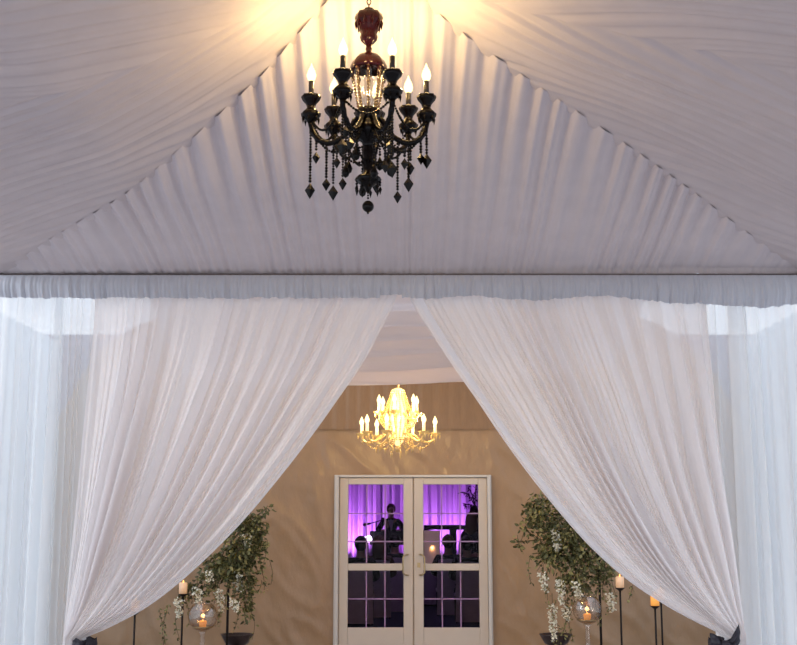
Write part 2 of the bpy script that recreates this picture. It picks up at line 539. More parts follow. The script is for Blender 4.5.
# tan sheeted end wall with door hole
fl, fr, ft = P(334, 560, DW).x, P(492, 560, DW).x, P(412, 475, DW).z
def wall_seg(mb, x0, x1, z0, z1, arch=False):
    nx, nz_ = max(2, int((x1 - x0) / .035)), max(2, int((z1 - z0) / .035))
    def fn(u, v):
        x = lerp(x0, x1, u)
        z = lerp(z0, interp([1.9, 2.6, 3.2, 3.6, 3.85, 4.05, 4.3], [4.32, 4.2, 4.0, 3.72, 3.4, 3.0, 2.6], abs(x)) if arch else z1, v)
        edge = min(1, max(0, min(abs(x - fl), abs(x - fr)) * 5)) if z < ft + .1 else 1
        a = nz2((x * .8 + z * .9) * 1.6, (x - z) * .5, 2)
        b = nz2((x * 1.0 + z * .7) * 5, (x * .7 - z) * 1.4, 6)
        c = 1 - abs(nz2((x * .9 + z * .7) * 2.6, (x * .7 - z * .9) * .8, 31)) * 2.2
        return (x, DW - edge * (.020 * a + .012 * b + .022 * max(0, c) ** 3 + .006 * nz2((x + z) * 14, (x - z) * 5, 44)), z)
    mb.grid(nx, nz_, fn)
seam = P(400, 428, DW).z
mb = MB()
wall_seg(mb, -2.0, fl, 0, seam); wall_seg(mb, fr, 2.0, 0, seam); wall_seg(mb, -W2 - .05, -2.0, 0, 3.70, True); wall_seg(mb, 2.0, W2 + .05, 0, 3.70, True); wall_seg(mb, fl, fr, ft, seam)
struct(mb.build('wall_back', M['tan']))
mb = MB()
def tband(u, v):
    x = lerp(-2.05, 2.05, u)
    return (x, DW - .045 - (.012 + .008 * nz1(x * 3, 2)) * pleat(x / .16 + .5 * nz1(x * 2, 1)) * (.4 + .6 * v), lerp(seam - .02, ZT, v))
mb.grid(300, 10, tband)
struct(mb.build('trim_4', M['tan_band']))
# daylight side walls (translucent), with an open strip below the eave
for sx, nm in ((-1, 'wall_left'), (1, 'wall_right')):
    mb = MB()
    def sw(u, v, _s=sx):
        D = lerp(DE + .3, DW, u)
        return (_s * (W2 + .03 * math.sin(2 * PI * D / .31 + 2 * nz1(D, 3))), D, lerp(0, 3.8, v))
    mb.grid(160, 8, sw)
    struct(mb.build(nm, M['sidewall']))

# ------------------------------------------------------------------ french doors
DD = DW - .03
def dx(px): return P(px, 560, DD).x
def dz(py): return P(412, py, DD).z
def bar(mb, x0, x1, z0, z1, y0, y1, mi=0):
    mb.box((dx(x0), y0, dz(z1)), (dx(x1), y1, dz(z0)), mi)
BOT = 656.5
mb = MB()
bar(mb, 334, 338.5, 475, BOT, DD - .05, DD + .12); bar(mb, 488, 492, 475, BOT, DD - .05, DD + .12)
bar(mb, 338.5, 488, 475, 477.5, DD - .05, DD + .12)
bar(mb, 335.2, 338.7, 476, BOT, DD - .065, DD - .05); bar(mb, 487.8, 491, 476, BOT, DD - .065, DD - .05)
bar(mb, 336, 341.5, 475, BOT, DD + .035, DD + .07); bar(mb, 485.5, 490, 475, BOT, DD + .035, DD + .07); bar(mb, 336, 490, 475, 480.5, DD + .035, DD + .07)
o = struct(mb.build('trim_5', M['frame_paint'], smooth=False))
def add_bevel(o, w=.006):
    b = o.modifiers.new('bevel', 'BEVEL'); b.width = w; b.segments = 2; b.limit_method = 'ANGLE'
    return o
add_bevel(o)
def door(nm, x0, x1, gx0, gx1, hx, hs):
    mb = MB()
    y0, y1 = DD - .02, DD + .03
    bar(mb, x0, gx0, 478, 655, y0, y1); bar(mb, gx1, x1, 478, 655, y0, y1)
    bar(mb, gx0, gx1, 478, 484.5, y0, y1); bar(mb, gx0, gx1, 627.5, 655, y0, y1)
    bar(mb, gx0, gx1, 563.5, 570.5, y0 - .004, y1)
    if nm == 'door_2': bar(mb, 411.5, 415.5, 478, 655, y1 + .002, y1 + .02)
    d = add_bevel(struct(mb.build(nm, M['white_paint'], smooth=False)))
    mb = MB(); mb.box((dx(gx0), DD + .005, dz(627.5)), (dx(gx1), DD + .011, dz(484.5)))
    mb.build('glass_pane', M['glass'], d, smooth=False)
    mb = MB()
    w = (gx1 - gx0) / 3
    for k in (1, 2):
        bar(mb, gx0 + k * w - .6, gx0 + k * w + .6, 484.5, 563.5, DD + .012, DD + .022)
        bar(mb, gx0 + k * w - .6, gx0 + k * w + .6, 570.5, 627.5, DD + .012, DD + .022)
    for y in (513.5, 541.5, 599):
        bar(mb, gx0, gx1, y - .6, y + .6, DD + .012, DD + .0225)
    mb.build('muntin_grid', M['muntin'], d, smooth=False)
    # D-shaped pull handle
    mb = MB()
    xh = dx(hx); zt, zb = dz(554.5), dz(575)
    xe = dx(hx + hs * 4)
    yb = y0
    pts = [(xe, yb, zt), (xe, yb - .035, zt), (xe + (xh - xe) * .5, yb - .055, zt - .005), (xh, yb - .06, zt - .03), (xh, yb - .06, (zt + zb) / 2), (xh, yb - .06, zb + .03),
           (xe + (xh - xe) * .5, yb - .055, zb + .005), (xe, yb - .035, zb), (xe, yb, zb)]
    mb.tube(pts, .009, 8)
    mb.lathe([(.02, -.004), (.02, .004)], 12, (xe, yb - .006, zt)); mb.lathe([(.02, -.004), (.02, .004)], 12, (xe, yb - .006, zb))
    mb.build('pull_handle', M['brass'], d)
    return d
d1 = door('door_1', 339, 413.0, 348, 403.5, 403.0, 4.2 / 4)
d2 = door('door_2', 414.0, 487.7, 423.5, 479, 424.5, -4.2 / 4)
mb = MB(); mb.box((dx(417.2), DD - .03, dz(567.5)), (dx(420.2), DD - .02, dz(562.5))); mb.lathe([(.012, -.012), (.012, 0)], 10, (dx(418.7), DD - .03, dz(565)))
mb.build('lock', M['brass'], d2, smooth=False)

# ------------------------------------------------------------------ chandeliers
def strand(mb, pts, r, step, n=6, m=4):
    """beads along a polyline"""
    pts = [Vector(p) for p in pts]
    acc = 0.0
    for a, b in zip(pts[:-1], pts[1:]):
        L = (b - a).length
        s = step - acc if acc else 0
        while s <= L:
            mb.ball(a.lerp(b, s / L if L else 0), r * R.uniform(.85, 1.15), n, m)
            s += step
        acc = L - (s - step)
def catenary(a, b, sag, n=10):
    a, b = Vector(a), Vector(b)
    return [a.lerp(b, i / n) - Vector((0, 0, sag * 4 * (i / n) * (1 - i / n))) for i in range(n + 1)]

CH = P(368.5, 100, DA)            # column reference
def cz(py): return P(368.5, py, DA).z - CH.z
K = DA / F * 1.0                  # metres per px at the chandelier
t = thing('black_chandelier', CH, 'black glass chandelier with lit candle bulbs hanging below the tent peak', 'chandelier')
mb = MB()
n_l = 24
link_top = PEAK - CH.z - .02
z = cz(10)
i = 0
while z < link_top:
    ring = []
    for k in range(9):
        a = 2 * PI * k / 8
        ex, ez = .010 * math.cos(a), .018 * math.sin(a)
        ring.append((ex if i % 2 else 0, 0 if i % 2 else ex, z + .016 + ez))
    mb.tube(ring, .003, 6); z += .028; i += 1
mb.build('chain', M['iron'], t)
mb = MB()
def zp(l): return [(max(.001, r * K), cz(y)) for r, y in l]
mb.lathe(zp([(2, 8), (5, 9), (6, 13), (13, 14), (14.5, 18), (13, 22), (10.5, 26), (9.5, 31), (8, 34), (9, 37), (8, 41), (4, 45), (2, 47)]), 24, (0, 0, 0), 0, 8, .06)
for k in range(10):
    a = 2 * PI * k / 10
    mb.octa((13.5 * K * math.cos(a), 13.5 * K * math.sin(a), cz(19)), 2.0 * K, 5 * K, 8 * K)
mb.build('canopy', M['red_glass'], t)
mb = MB()
mb.lathe(zp([(2.5, 46), (3.5, 49), (2.5, 52), (6, 54), (12, 57), (16, 61), (18.5, 66), (19, 70), (17, 71), (4, 66)]), 24, (0, 0, 0), 0, 8, .05)
for k in range(10):
    a = 2 * PI * (k + .5) / 10
    mb.octa((18 * K * math.cos(a), 18 * K * math.sin(a), cz(70)), 2.2 * K, 5 * K, 8 * K)
mb.build('upper_dome', M['red_glass'], t)
mb = MB(); mb.lathe(zp([(3.2, 67), (3.2, 74), (6, 78), (4, 84), (8, 90), (6, 97), (9, 102), (5, 109)]), 16); mb.build('glass_column', M['clear_glass'], t)
for k in range(8):
    a = 2 * PI * k / 8
    mb = MB()
    strand(mb, catenary((17 * K * math.cos(a), 17 * K * math.sin(a), cz(71)), (10 * K * math.cos(a), 10 * K * math.sin(a), cz(110)), .012), 1.7 * K, 3.3 * K, 6, 4)
    mb.build('crystal_strand', M['amber_bead'], t)
mb = MB()
mb.lathe(zp([(5, 107), (11, 109), (15, 113), (12, 118), (10, 121), (16, 126), (18.5, 132), (14, 138), (7, 142), (5, 147), (6.5, 152), (5, 158), (6, 164), (4.5, 170), (6, 174), (12, 177), (13.5, 180), (9, 184), (4, 187), (2, 192)]), 24, (0, 0, 0), 0, 8, .05)
mb.build('hub', M['black_glass'], t)
mb = MB()
for k in range(9):
    a = 2 * PI * k / 9
    strand(mb, [(12.5 * K * math.cos(a), 12.5 * K * math.sin(a), cz(180)), (12.5 * K * math.cos(a), 12.5 * K * math.sin(a), cz(186))], 1.3 * K, 2.7 * K)
    mb.octa((12.5 * K * math.cos(a), 12.5 * K * math.sin(a), cz(186)), 1.9 * K, 3.5 * K, 6 * K)
mb.build('drip_fringe', M['black_bead'], t)
mb = MB(); strand(mb, [(0, 0, cz(190)), (0, 0, cz(200))], 1.4 * K, 2.9 * K); mb.ball((0, 0, cz(206.5)), 6.2 * K, 10, 8); mb.ball((0, 0, cz(213)), 1.3 * K, 6, 4)
mb.build('finial_ball', M['black_glass'], t)
RAD = 62 * K
ARMS = [10, 47, 84, 129, 170, 247, 294]
def arm_pts(a, rad, yhub, ylow, ycup):
    c, s = math.cos(a), math.sin(a)
    prof = [(.05, yhub), (.20, yhub - 6), (.34, lerp(yhub, ylow, .45)), (.5, ylow + 1), (.68, ylow + 4), (.86, ylow), (.97, lerp(ylow, ycup, .45)), (1.0, ycup + 1)]
    out = []
    n = 22
    xs = [i / (len(prof) - 1) for i in range(len(prof))]
    for i in range(n + 1):
        q = i / n
        r = interp(xs, [p[0] for p in prof], q); y = interp(xs, [p[1] for p in prof], q)
        out.append((r * rad * c, r * rad * s, cz(y)))
    return out
bulb_pts = []
for i, deg in enumerate(ARMS):
    a = math.radians(deg)
    c, s = math.cos(a), math.sin(a)
    # reference heights are those of an arm seen side-on (image y at the axis depth)
    yB = 71
    mb = MB(); mb.tube(arm_pts(a, RAD, 124, 137, yB + 47), [(3.0 + .5 * math.sin(q * 2.1)) * K for q in range(23)], 8)
    # twist rings
    for q in (6, 11, 16):
        p = arm_pts(a, RAD, 124, 137, yB + 47)[q]; mb.ball(p, 3.4 * K, 8, 5)
    arm = mb.build('arm', M['black_glass'], t)
    bx, by = RAD * c, RAD * s
    mb = MB()
    mb.lathe(zp([(2, 120), (6, 117), (9.5, 113), (10, 110), (6.5, 107), (4, 104), (5, 101), (8.5, 97), (10, 93.5), (9.5, 92), (5, 93)]), 16, (bx, by, 0), 0, 8, .07)
    for k in range(6):
        b = 2 * PI * k / 6 + .3
        mb.octa((bx + 8.4 * K * math.cos(b), by + 8.4 * K * math.sin(b), cz(112)), 1.5 * K, 4 * K, 6 * K)
    mb.build('drip_cup', M['black_glass'], arm)
    mb = MB(); mb.lathe(zp([(2.8, 94), (2.8, 78), (2.2, 77)]), 12, (bx, by, 0)); mb.build('candle_sleeve', M['candle_black'], arm)
    mb = MB(); mb.lathe(zp([(1.8, 78), (4.2, 75), (5.0, 71.5), (3.8, 67), (1.6, 63), (.2, 59)]), 12, (bx, by, 0)); mb.build('bulb', M['bulb'], arm)
    bulb_pts.append(CH + Vector((bx, by, cz(70))))
    # hanging bead strand with diamond pendant under the cup
    for rr, y1, big in ((.90, (150, 146, 152, 144, 149, 142, 156)[i], .8), (1.0, (150, 164, 160, 172, 180, 156, 178)[i], 1.05), (.72, (160, 182, 155, 168, 176, 150, 172)[i], .85)):
        mb = MB()
        px_, py_ = bx * rr, by * rr
        y0 = 121 if rr == 1 else (132 if rr == .90 else 143)
        strand(mb, [(px_, py_, cz(y0)), (px_, py_, cz(y1))], 1.6 * K, 3.1 * K)
        st = mb.build('bead_strand', M['black_bead'], arm)
        mb = MB(); mb.octa((px_, py_, cz(y1)), 5.2 * K * big, 7.5 * K * big, 9 * K * big, 4); mb.build('diamond_pendant', M['black_bead'], arm, smooth=False)
order = sorted(ARMS)
for i, deg in enumerate(order):
    a0, a1 = math.radians(deg), math.radians(order[(i + 1) % len(order)])
    if i == len(order) - 1: a1 += 2 * PI
    mb = MB()
    p0 = (RAD * .98 * math.cos(a0), RAD * .98 * math.sin(a0), cz(117)); p1 = (RAD * .98 * math.cos(a1), RAD * .98 * math.sin(a1), cz(117))
    strand(mb, catenary(p0, p1, min(.10, .04 + (Vector(p1) - Vector(p0)).length * .16), 14), 1.5 * K, 3.0 * K)
    mb.build('bead_swag', M['black_bead'], t)
    mb = MB()
    q0 = (15 * K * math.cos(a0), 15 * K * math.sin(a0), cz(132))
    strand(mb, catenary((4 * K * math.cos(a0), 4 * K * math.sin(a0), cz(160)), (RAD * .55 * math.cos(a0), RAD * .55 * math.sin(a0), cz(140)), .05, 10), 1.5 * K, 3.0 * K)
    mb.build('lower_chain', M['black_bead'], t)
    mb = MB()
    strand(mb, catenary(q0, (RAD * .9 * math.cos(a0), RAD * .9 * math.sin(a0), cz(133)), .09, 12), 1.5 * K, 3.0 * K)
    mb.build('arm_chain', M['black_bead'], t)
for k in range(8):
    a = 2 * PI * (k + .35) / 8
    r = 24 * K
    mb = MB(); y1 = (160, 150, 176, 156, 165, 152, 170, 158)[k]
    strand(mb, [(r * math.cos(a), r * math.sin(a), cz(140)), (r * math.cos(a), r * math.sin(a), cz(y1))], 1.5 * K, 3.0 * K)
    strand(mb, catenary((14 * K * math.cos(a), 14 * K * math.sin(a), cz(132)), (r * math.cos(a), r * math.sin(a), cz(140)), .01, 5), 1.5 * K, 3.0 * K)
    mb.lathe([(.0005, 0), (2 * K, -4 * K), (4.2 * K, -10 * K), (3 * K, -14 * K), (.0005, -16 * K)], 8, (r * math.cos(a), r * math.sin(a), cz(y1)))
    mb.build('teardrop_strand', M['black_bead'], t)

def point(name, loc, col, power, rad=.02):
    l = bpy.data.lights.new(name, 'POINT'); l.color = col; l.energy = power; l.shadow_soft_size = rad
    o = bpy.data.objects.new(name, l); COL.objects.link(o); o.location = loc
    return o
WARM = (1, .66, .26)
for p in bulb_pts:
    point('bulb_light', p + Vector((0, 0, .035)), WARM, 7.5, .03)

# --- gold crystal chandelier in the second tent
D2 = 11.2
C2 = P(398, 425, D2)
K2 = D2 / F
def c2(py): return P(398, py, D2).z - C2.z
def zp2(l): return [(max(.001, r * K2), c2(y)) for r, y in l]
t = thing('crystal_chandelier', C2, 'gold crystal chandelier with two tiers of lit bulbs above the doors', 'chandelier')
mb = MB(); mb.tube([(0, 0, c2(389)), (0, 0, 4.05 - C2.z)], .008, 8); mb.build('chain', M['brass'], t)
mb = MB()
mb.lathe(zp2([(2, 388), (6, 390), (7, 393), (6, 396), (6.5, 403), (8, 408), (7, 413), (9, 418), (6, 424), (8, 430), (10, 436), (6, 440), (3, 444), (1, 447)]), 20, (0, 0, 0), 0, 10, .07)
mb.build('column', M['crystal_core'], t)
mb = MB()
for k in range(18):
    a = 2 * PI * k / 18
    strand(mb, catenary((6.5 * K2 * math.cos(a), 6.5 * K2 * math.sin(a), c2(392)), (18 * K2 * math.cos(a), 18 * K2 * math.sin(a), c2(417)), .03, 10), 1.0 * K2, 2.2 * K2, 6, 4)
    strand(mb, catenary((18 * K2 * math.cos(a), 18 * K2 * math.sin(a), c2(417)), (7 * K2 * math.cos(a), 7 * K2 * math.sin(a), c2(440)), .01, 10), 1.0 * K2, 2.3 * K2, 6, 4)
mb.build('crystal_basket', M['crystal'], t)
def tier(angs, rad, yhub, ylow, yb):
    for deg in angs:
        a = math.radians(deg); c, s = math.cos(a), math.sin(a)
        bx, by = rad * c, rad * s
        pr = [(.12, yhub), (.35, yhub - 2), (.6, ylow - 1), (.8, ylow + 1.5), (.95, ylow - 1), (1.0, yb + 13)]
        pts = []
        xs = [i / 5 for i in range(6)]
        for i in range(15):
            q = i / 14
            r = interp(xs, [p[0] for p in pr], q); y = interp(xs, [p[1] for p in pr], q)
            pts.append((r * bx, r * by, c2(y)))
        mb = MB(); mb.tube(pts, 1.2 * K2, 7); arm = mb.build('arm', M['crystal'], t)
        mb = MB(); mb.lathe(zp2([(1, yb + 15), (3.5, yb + 13.5), (5, yb + 11.5), (5.2, yb + 11), (2, yb + 12)]), 12, (bx, by, 0), 0, 6, .1)
        for k in range(5):
            b = 2 * PI * k / 5
            mb.octa((bx + 4.6 * K2 * math.cos(b), by + 4.6 * K2 * math.sin(b), c2(yb + 12)), 1.0 * K2, 2.2 * K2, 3.5 * K2, 5)
        mb.build('drip_cup', M['crystal'], arm)
        mb = MB(); mb.lathe(zp2([(1.5, yb + 12), (1.5, yb + 3.5), (1.2, yb + 3)]), 10, (bx, by, 0)); mb.build('candle_sleeve', M['cream_candle'], arm)
        mb = MB(); mb.lathe(zp2([(1.0, yb + 3.5), (2.2, yb + 1), (2.3, yb - 1), (1.3, yb - 3.5), (.2, yb - 6)]), 10, (bx, by, 0)); mb.build('bulb', M['bulb'], arm)
        # swag down from the cup and back to the hub
        mb = MB()
        strand(mb, catenary((bx, by, c2(yb + 14)), (9 * K2 * c, 9 * K2 * s, c2(yhub + 2)), .11, 12), .9 * K2, 2.0 * K2, 6, 4)
        mb.octa((bx * .6, by * .6, c2(yb + 24)), 1.5 * K2, 2.8 * K2, 4.5 * K2, 6)
        mb.octa((bx * .98, by * .98, c2(yb + 16)), 1.4 * K2, 2.5 * K2, 4 * K2, 6)
        mb.build('crystal_swag', M['crystal_drop'], arm)
L2 = [0, 66, 126, 170, 215, 253, 313]
tier(L2, 37 * K2, 436, 441, 422)
tier([20, 80, 140, 200, 260, 320], 20 * K2, 416, 419, 401)
for k in range(10):
    a = 2 * PI * k / 10
    r = (8 + 9 * (k % 2)) * K2
    y1 = (449, 444)[k % 2] + (k * 7 % 5) * .8
    mb = MB()
    strand(mb, [(r * math.cos(a), r * math.sin(a), c2(436)), (r * math.cos(a), r * math.sin(a), c2(y1))], .9 * K2, 2 * K2)
    mb.octa((r * math.cos(a), r * math.sin(a), c2(y1)), 1.5 * K2, 2.6 * K2, 4.5 * K2, 6)
    mb.build('crystal_drop', M['crystal_drop'], t)
mb = MB(); mb.ball((0, 0, c2(449)), 3.6 * K2, 10, 7); mb.build('finial_ball', M['crystal_drop'], t)
for deg in (30, 120, 210, 300):
    a = math.radians(deg)
    point('bulb_light', C2 + Vector((30 * K2 * math.cos(a), 30 * K2 * math.sin(a), c2(416))), WARM, 13, .06)
for deg in (60, 180, 300):
    a = math.radians(deg)
    point('bulb_light', C2 + Vector((24 * K2 * math.cos(a), 24 * K2 * math.sin(a), c2(392))), WARM, 8, .06)

# ------------------------------------------------------------------ hanging floral stands
def leaf(mb, p, d, ln, wd, mi):
    d = Vector(d).normalized()
    side = d.cross(Vector((R.uniform(-1, 1), R.uniform(-1, 1), R.uniform(-.3, 1)))).normalized()
    nrm = d.cross(side)
    p = Vector(p)
    vs = [p, p + d * ln * .35 + side * wd * .5 + nrm * ln * .05, p + d * ln * .75 + side * wd * .38, p + d * ln - nrm * ln * .12,
          p + d * ln * .75 - side * wd * .38, p + d * ln * .35 - side * wd * .5 + nrm * ln * .05]
    mb.add(vs, [(0, 1, 2, 3), (0, 3, 4, 5)], mi)

def floral_stand(pole_px, D, blobs, vines, wist, lab, seed):
    global R
    R = random.Random(seed)
    base = P(pole_px, 600, D)
    s = D / F
    t = thing('floral_stand', (base.x, D, 0), lab, 'floral arrangement', 'floral stands beside the doors')
    o = Vector((base.x, D, 0))
    ztop = P(pole_px, 545, D).z
    mb = MB()
    mb.tube([(0, 0, .02), (0, 0, ztop)], .014, 8)
    mb.lathe([(.19, 0), (.19, .012), (.05, .03), (.02, .06)], 20)
    mb.build('pole', M['iron'], t)
    mb = MB(); mst = MB()
    root = Vector((0, 0, ztop))
    for (bx, by, rx, ry, n) in blobs:
        c = P(bx, by, D) - o
        mst.tube([root, (root + c) * .5 + Vector((0, 0, .06)), c], .006, 5)
        for _ in range(n):
            while True:
                q = Vector((R.uniform(-1, 1), R.uniform(-1, 1), R.uniform(-1, 1)))
                if q.length < 1: break
            q = q * (.55 + .45 * R.random()) if R.random() < .6 else q
            p = c + Vector((q.x * rx * s, q.y * min(rx, ry) * s * .9, q.z * ry * s))
            d = Vector((q.x * .8 + R.uniform(-.6, .6), q.y * .8 + R.uniform(-.6, .6), R.uniform(-1.0, .35)))
            leaf(mb, p, d, R.uniform(.04, .075), R.uniform(.025, .04), 0 if R.random() < .72 else 1)
        for _ in range(max(3, n // 28)):
            e = c + Vector((R.uniform(-1, 1) * rx * s * .9, R.uniform(-1, 1) * rx * s * .6, R.uniform(-.9, .9) * ry * s))
            mst.tube([c, (c + e) * .5 + Vector((0, 0, .03)), e], .003, 4)
    mb.build('foliage', [M['leaf'], M['leaf_pale']], t, smooth=False)
    mst.build('branch', M['stem'], t)
    for (vx, y0, y1, dens) in vines:
        mb = MB()
        dep = D + R.uniform(-.15, .15)
        n = max(4, int((y1 - y0) / 4))
        pts = [P(vx + 2.5 * math.sin(i * .5 + vx) , lerp(y0, y1, i / n), dep) - o for i in range(n + 1)]
        mb.tube(pts, .0028, 4, 0)
        for p in pts:
            for _ in range(dens):
                leaf(mb, p + Vector((R.uniform(-.02, .02), R.uniform(-.02, .02), R.uniform(-.02, .02))), (R.uniform(-1, 1), R.uniform(-1, 1), R.uniform(-1.2, .1)), R.uniform(.03, .055), R.uniform(.016, .026), 1 if R.random() < .6 else 2)
        mb.build('vine', [M['stem'], M['leaf_pale'], M['leaf']], t, smooth=False)
    for (vx, y0, y1) in wist:
        mb = MB()
        dep = D - .18 + R.uniform(-.1, .1)
        n = max(6, int((y1 - y0) / 1.5))
        p0 = P(vx, y0 - 12, dep) - o
        mb.tube([p0, P(vx + 1, (y0 + y1) / 2, dep) - o, P(vx + 2, y1, dep) - o], .003, 4, 1)
        for i in range(n):
            f = i / n
            rr = lerp(.05, .022, f)
            for _ in range(5):
                p = P(vx + 2 * f, lerp(y0, y1, f), dep) - o + Vector((R.uniform(-1, 1) * rr, R.uniform(-1, 1) * rr, R.uniform(-.012, .012)))
                for _k in range(2):
                    leaf(mb, p, (R.uniform(-1, 1), R.uniform(-1, 1), R.uniform(-1, 1)), R.uniform(.018, .03), R.uniform(.014, .024), 0 if R.random() < .85 else 2)
        mb.build('blossom_cluster', [M['blossom'], M['stem'], M['leaf_pale']], t, smooth=False)
    return t

floral_stand(600, 12.7,
    [(540, 512, 17, 22, 330), (560, 535, 26, 24, 520), (585, 555, 24, 22, 420), (552, 555, 18, 18, 260), (605, 568, 14, 16, 150), (575, 580, 20, 15, 240), (527, 528, 10, 16, 50), (519, 542, 6, 9, 16), (575, 530, 30, 30, 260)],
    [(531, 555, 582, 2), (520, 535, 552, 2), (545, 570, 600, 2), (565, 580, 615, 3), (577, 580, 606, 2), (592, 570, 598, 3), (609, 580, 612, 3), (614, 575, 600, 2), (556, 600, 645, 2), (566, 600, 636, 3), (630, 585, 600, 2), (583, 570, 606, 3), (588, 575, 592, 2), (598, 572, 622, 3), (605, 565, 600, 3), (571, 575, 640, 3), (549, 560, 588, 2)],
    [(543, 574, 592), (560, 580, 605), (552, 605, 642), (577, 583, 600), (556, 531, 552), (565, 606, 622), (610, 594, 612)],
    'green hanging floral stand with white blossoms right of the doors', 5)
floral_stand(228, 12.7,
    [(252, 525, 17, 14, 260), (245, 546, 22, 20, 430), (232, 566, 22, 20, 330), (258, 540, 9, 22, 90), (218, 570, 22, 18, 260), (244, 578, 17, 20, 220), (265, 510, 8, 5, 20), (245, 605, 8, 18, 60), (195, 590, 18, 14, 130)],
    [(265, 540, 575, 1), (270, 560, 585, 1), (247, 590, 622, 3), (254, 575, 600, 2), (259, 580, 592, 2), (240, 580, 612, 3), (218, 580, 625, 3), (209, 575, 592, 3), (178, 600, 640, 2), (165, 605, 642, 3), (162, 610, 645, 2), (252, 618, 640, 1), (228, 575, 606, 3), (213, 575, 610, 3), (250, 580, 618, 3), (236, 575, 630, 2), (187, 592, 625, 2), (262, 555, 590, 2)],
    [(238, 573, 592), (219, 590, 612), (197, 588, 610), (178, 600, 618), (208, 572, 582), (246, 536, 548), (234, 600, 612)],
    'green hanging floral stand with white blossoms left of the doors', 9)
R = random.Random(3)

# urns under the flowers
for px_, lab in ((556, 'small dark urn below the right hanging flowers'), (237, 'small dark urn below the left hanging flowers')):
    D = 12.95
    b = P(px_, 634, D)
    h = b.z
    t = thing('urn_pedestal', (b.x, D, 0), lab, 'urn', 'dark urns')
    mb = MB(); mb.lathe([(.13, 0), (.13, .02), (.07, .05), (.05, .12), (.07, h - .16), (.09, h - .13)], 20); mb.build('pedestal', M['urn'], t)
    mb = MB(); mb.lathe([(.06, h - .13), (.12, h - .10), (.15, h - .05), (.17, h - .01), (.18, h), (.16, h), (.13, h - .05)], 20, (0, 0, 0), 0, 10, .03); mb.build('urn_bowl', M['urn'], t)

# candle stands
def candle_stand(px_, ytop, D, lab, pale=False):
    b = P(px_, ytop, D); h = b.z; s = D / F
    t = thing('candle_stand', (b.x, D, 0), lab, 'candle stand', 'tall iron candle stands')
    mb = MB(); mb.lathe([(.13, 0), (.13, .01), (.03, .03), (.012, .06)], 18); mb.build('base', M['iron'], t)
    mb = MB(); mb.tube([(0, 0, .04), (0, 0, h - .01)], .011, 8); mb.build('rod', M['iron'], t)
    mb = MB(); mb.lathe([(.012, h - .03), (.03, h - .02), (.052, h), (.055, h + .004), (.02, h + .002)], 16); mb.build('dish', M['iron'], t)
    mb = MB(); mb.lathe([(.045, h + .004), (.045, h + .115), (.036, h + .12), (.006, h + .112)], 16); cd = mb.build('candle', M['wax_pale' if pale else 'wax'], t)
    mb = MB(); mb.lathe([(.003, h + .112), (.008, h + .125), (.006, h + .14), (.001, h + .145)], 8); mb.build('flame', M['flame'], cd)
candle_stand(620, 588, 12.6, 'tall black candle stand with amber candle, nearest the right floral stand', True)
candle_stand(655, 606, 12.5, 'thin black candle stand furthest right, half hidden by the right curtain')
candle_stand(183, 594, 12.6, 'tall black candle stand second from the left, near the left flowers', True)
candle_stand(135, 612, 12.5, 'thin black candle stand furthest left, half hidden by the left curtain')
candle_stand(661, 600, 13.3, 'dark candle stand behind the furthest right one, mostly behind the curtain')

# pedestal globes with amber votives
for px_, py_, lab in ((587, 609, 'clear glass globe on a tall stem holding an amber votive, right of the doors'),
                      (203, 616, 'clear glass globe on a tall stem holding an amber votive, left of the doors')):
    D = 12.4
    b = P(px_, py_, D); s = D / F; h = b.z; r = 14.5 * s
    t = thing('globe_candle_holder', (b.x, D, 0), lab, 'candle holder', 'glass globe candle holders')
    mb = MB(); mb.lathe([(.11, 0), (.11, .012), (.03, .03), (.026, h - r - .03), (.045, h - r + .004)], 18); mb.build('stem', M['holder_glass'], t)
    mb = MB()
    prof = []
    for i in range(15):
        a = -PI / 2 + (PI * .80) * i / 14
        prof.append((max(.002, r * math.cos(a)), h + r * math.sin(a)))
    for i in range(15):
        rr, zz = prof[14 - i]; prof.append((max(.001, rr - .004), zz + .003))
    mb.lathe(prof, 24); mb.build('globe', M['holder_glass'], t)
    mb = MB(); mb.lathe([(r * .62, h - r * .78), (r * .74, h - r * .66), (r * .60, h - r * .70), (.01, h - r * .72)], 20); mb.build('rim', M['brass'], t)
    mb = MB(); mb.lathe([(.034, h - r * .72), (.042, h - r * .70 + .05), (.036, h - r * .70 + .062), (.006, h - r * .70 + .056)], 14); vt = mb.build('votive', M['wax'], t)
    mb = MB(); mb.lathe([(.003, h - r * .7 + .056), (.008, h - r * .7 + .064), (.001, h - r * .7 + .08)], 8); mb.build('flame', M['flame'], vt)
    point('votive_light', (b.x, D, h + .0), (1, .5, .15), .5, .02)

# ------------------------------------------------------------------ ballroom behind the doors
DB = 29.0
mb = MB(); mb.box((-9, DW + .02, -.05), (9, DB + .5, 0)); struct(mb.build('floor', M['teal_carpet'], smooth=False))
mb = MB(); mb.box((-9, DB + .4, 0), (9, DB + .5, 3.85)); struct(mb.build('wall_far', M['dark_wall'], smooth=False))
for sx, nm in ((-1, 'wall_west'), (1, 'wall_east')):
    mb = MB(); mb.box((sx * 9, DW + .1, 0), (sx * 9.1, DB + .5, 3.85)); struct(mb.build(nm, M['dark_wall'], smooth=False))
mb = MB(); mb.box((-9, DW + .1, 3.85), (9, DB + .5, 3.9)); struct(mb.build('ceiling', M['dark_wall'], smooth=False))
mb = MB()
mb.box((-9, DW + .08, 0), (fl - .02, DW + .16, 3.85)); mb.box((fr + .02, DW + .08, 0), (9, DW + .16, 3.85)); mb.box((fl - .02, DW + .08, ft + .02), (fr + .02, DW + .16, 4.5))
struct(mb.build('wall_front', M['dark_wall'], smooth=False))
mb = MB()
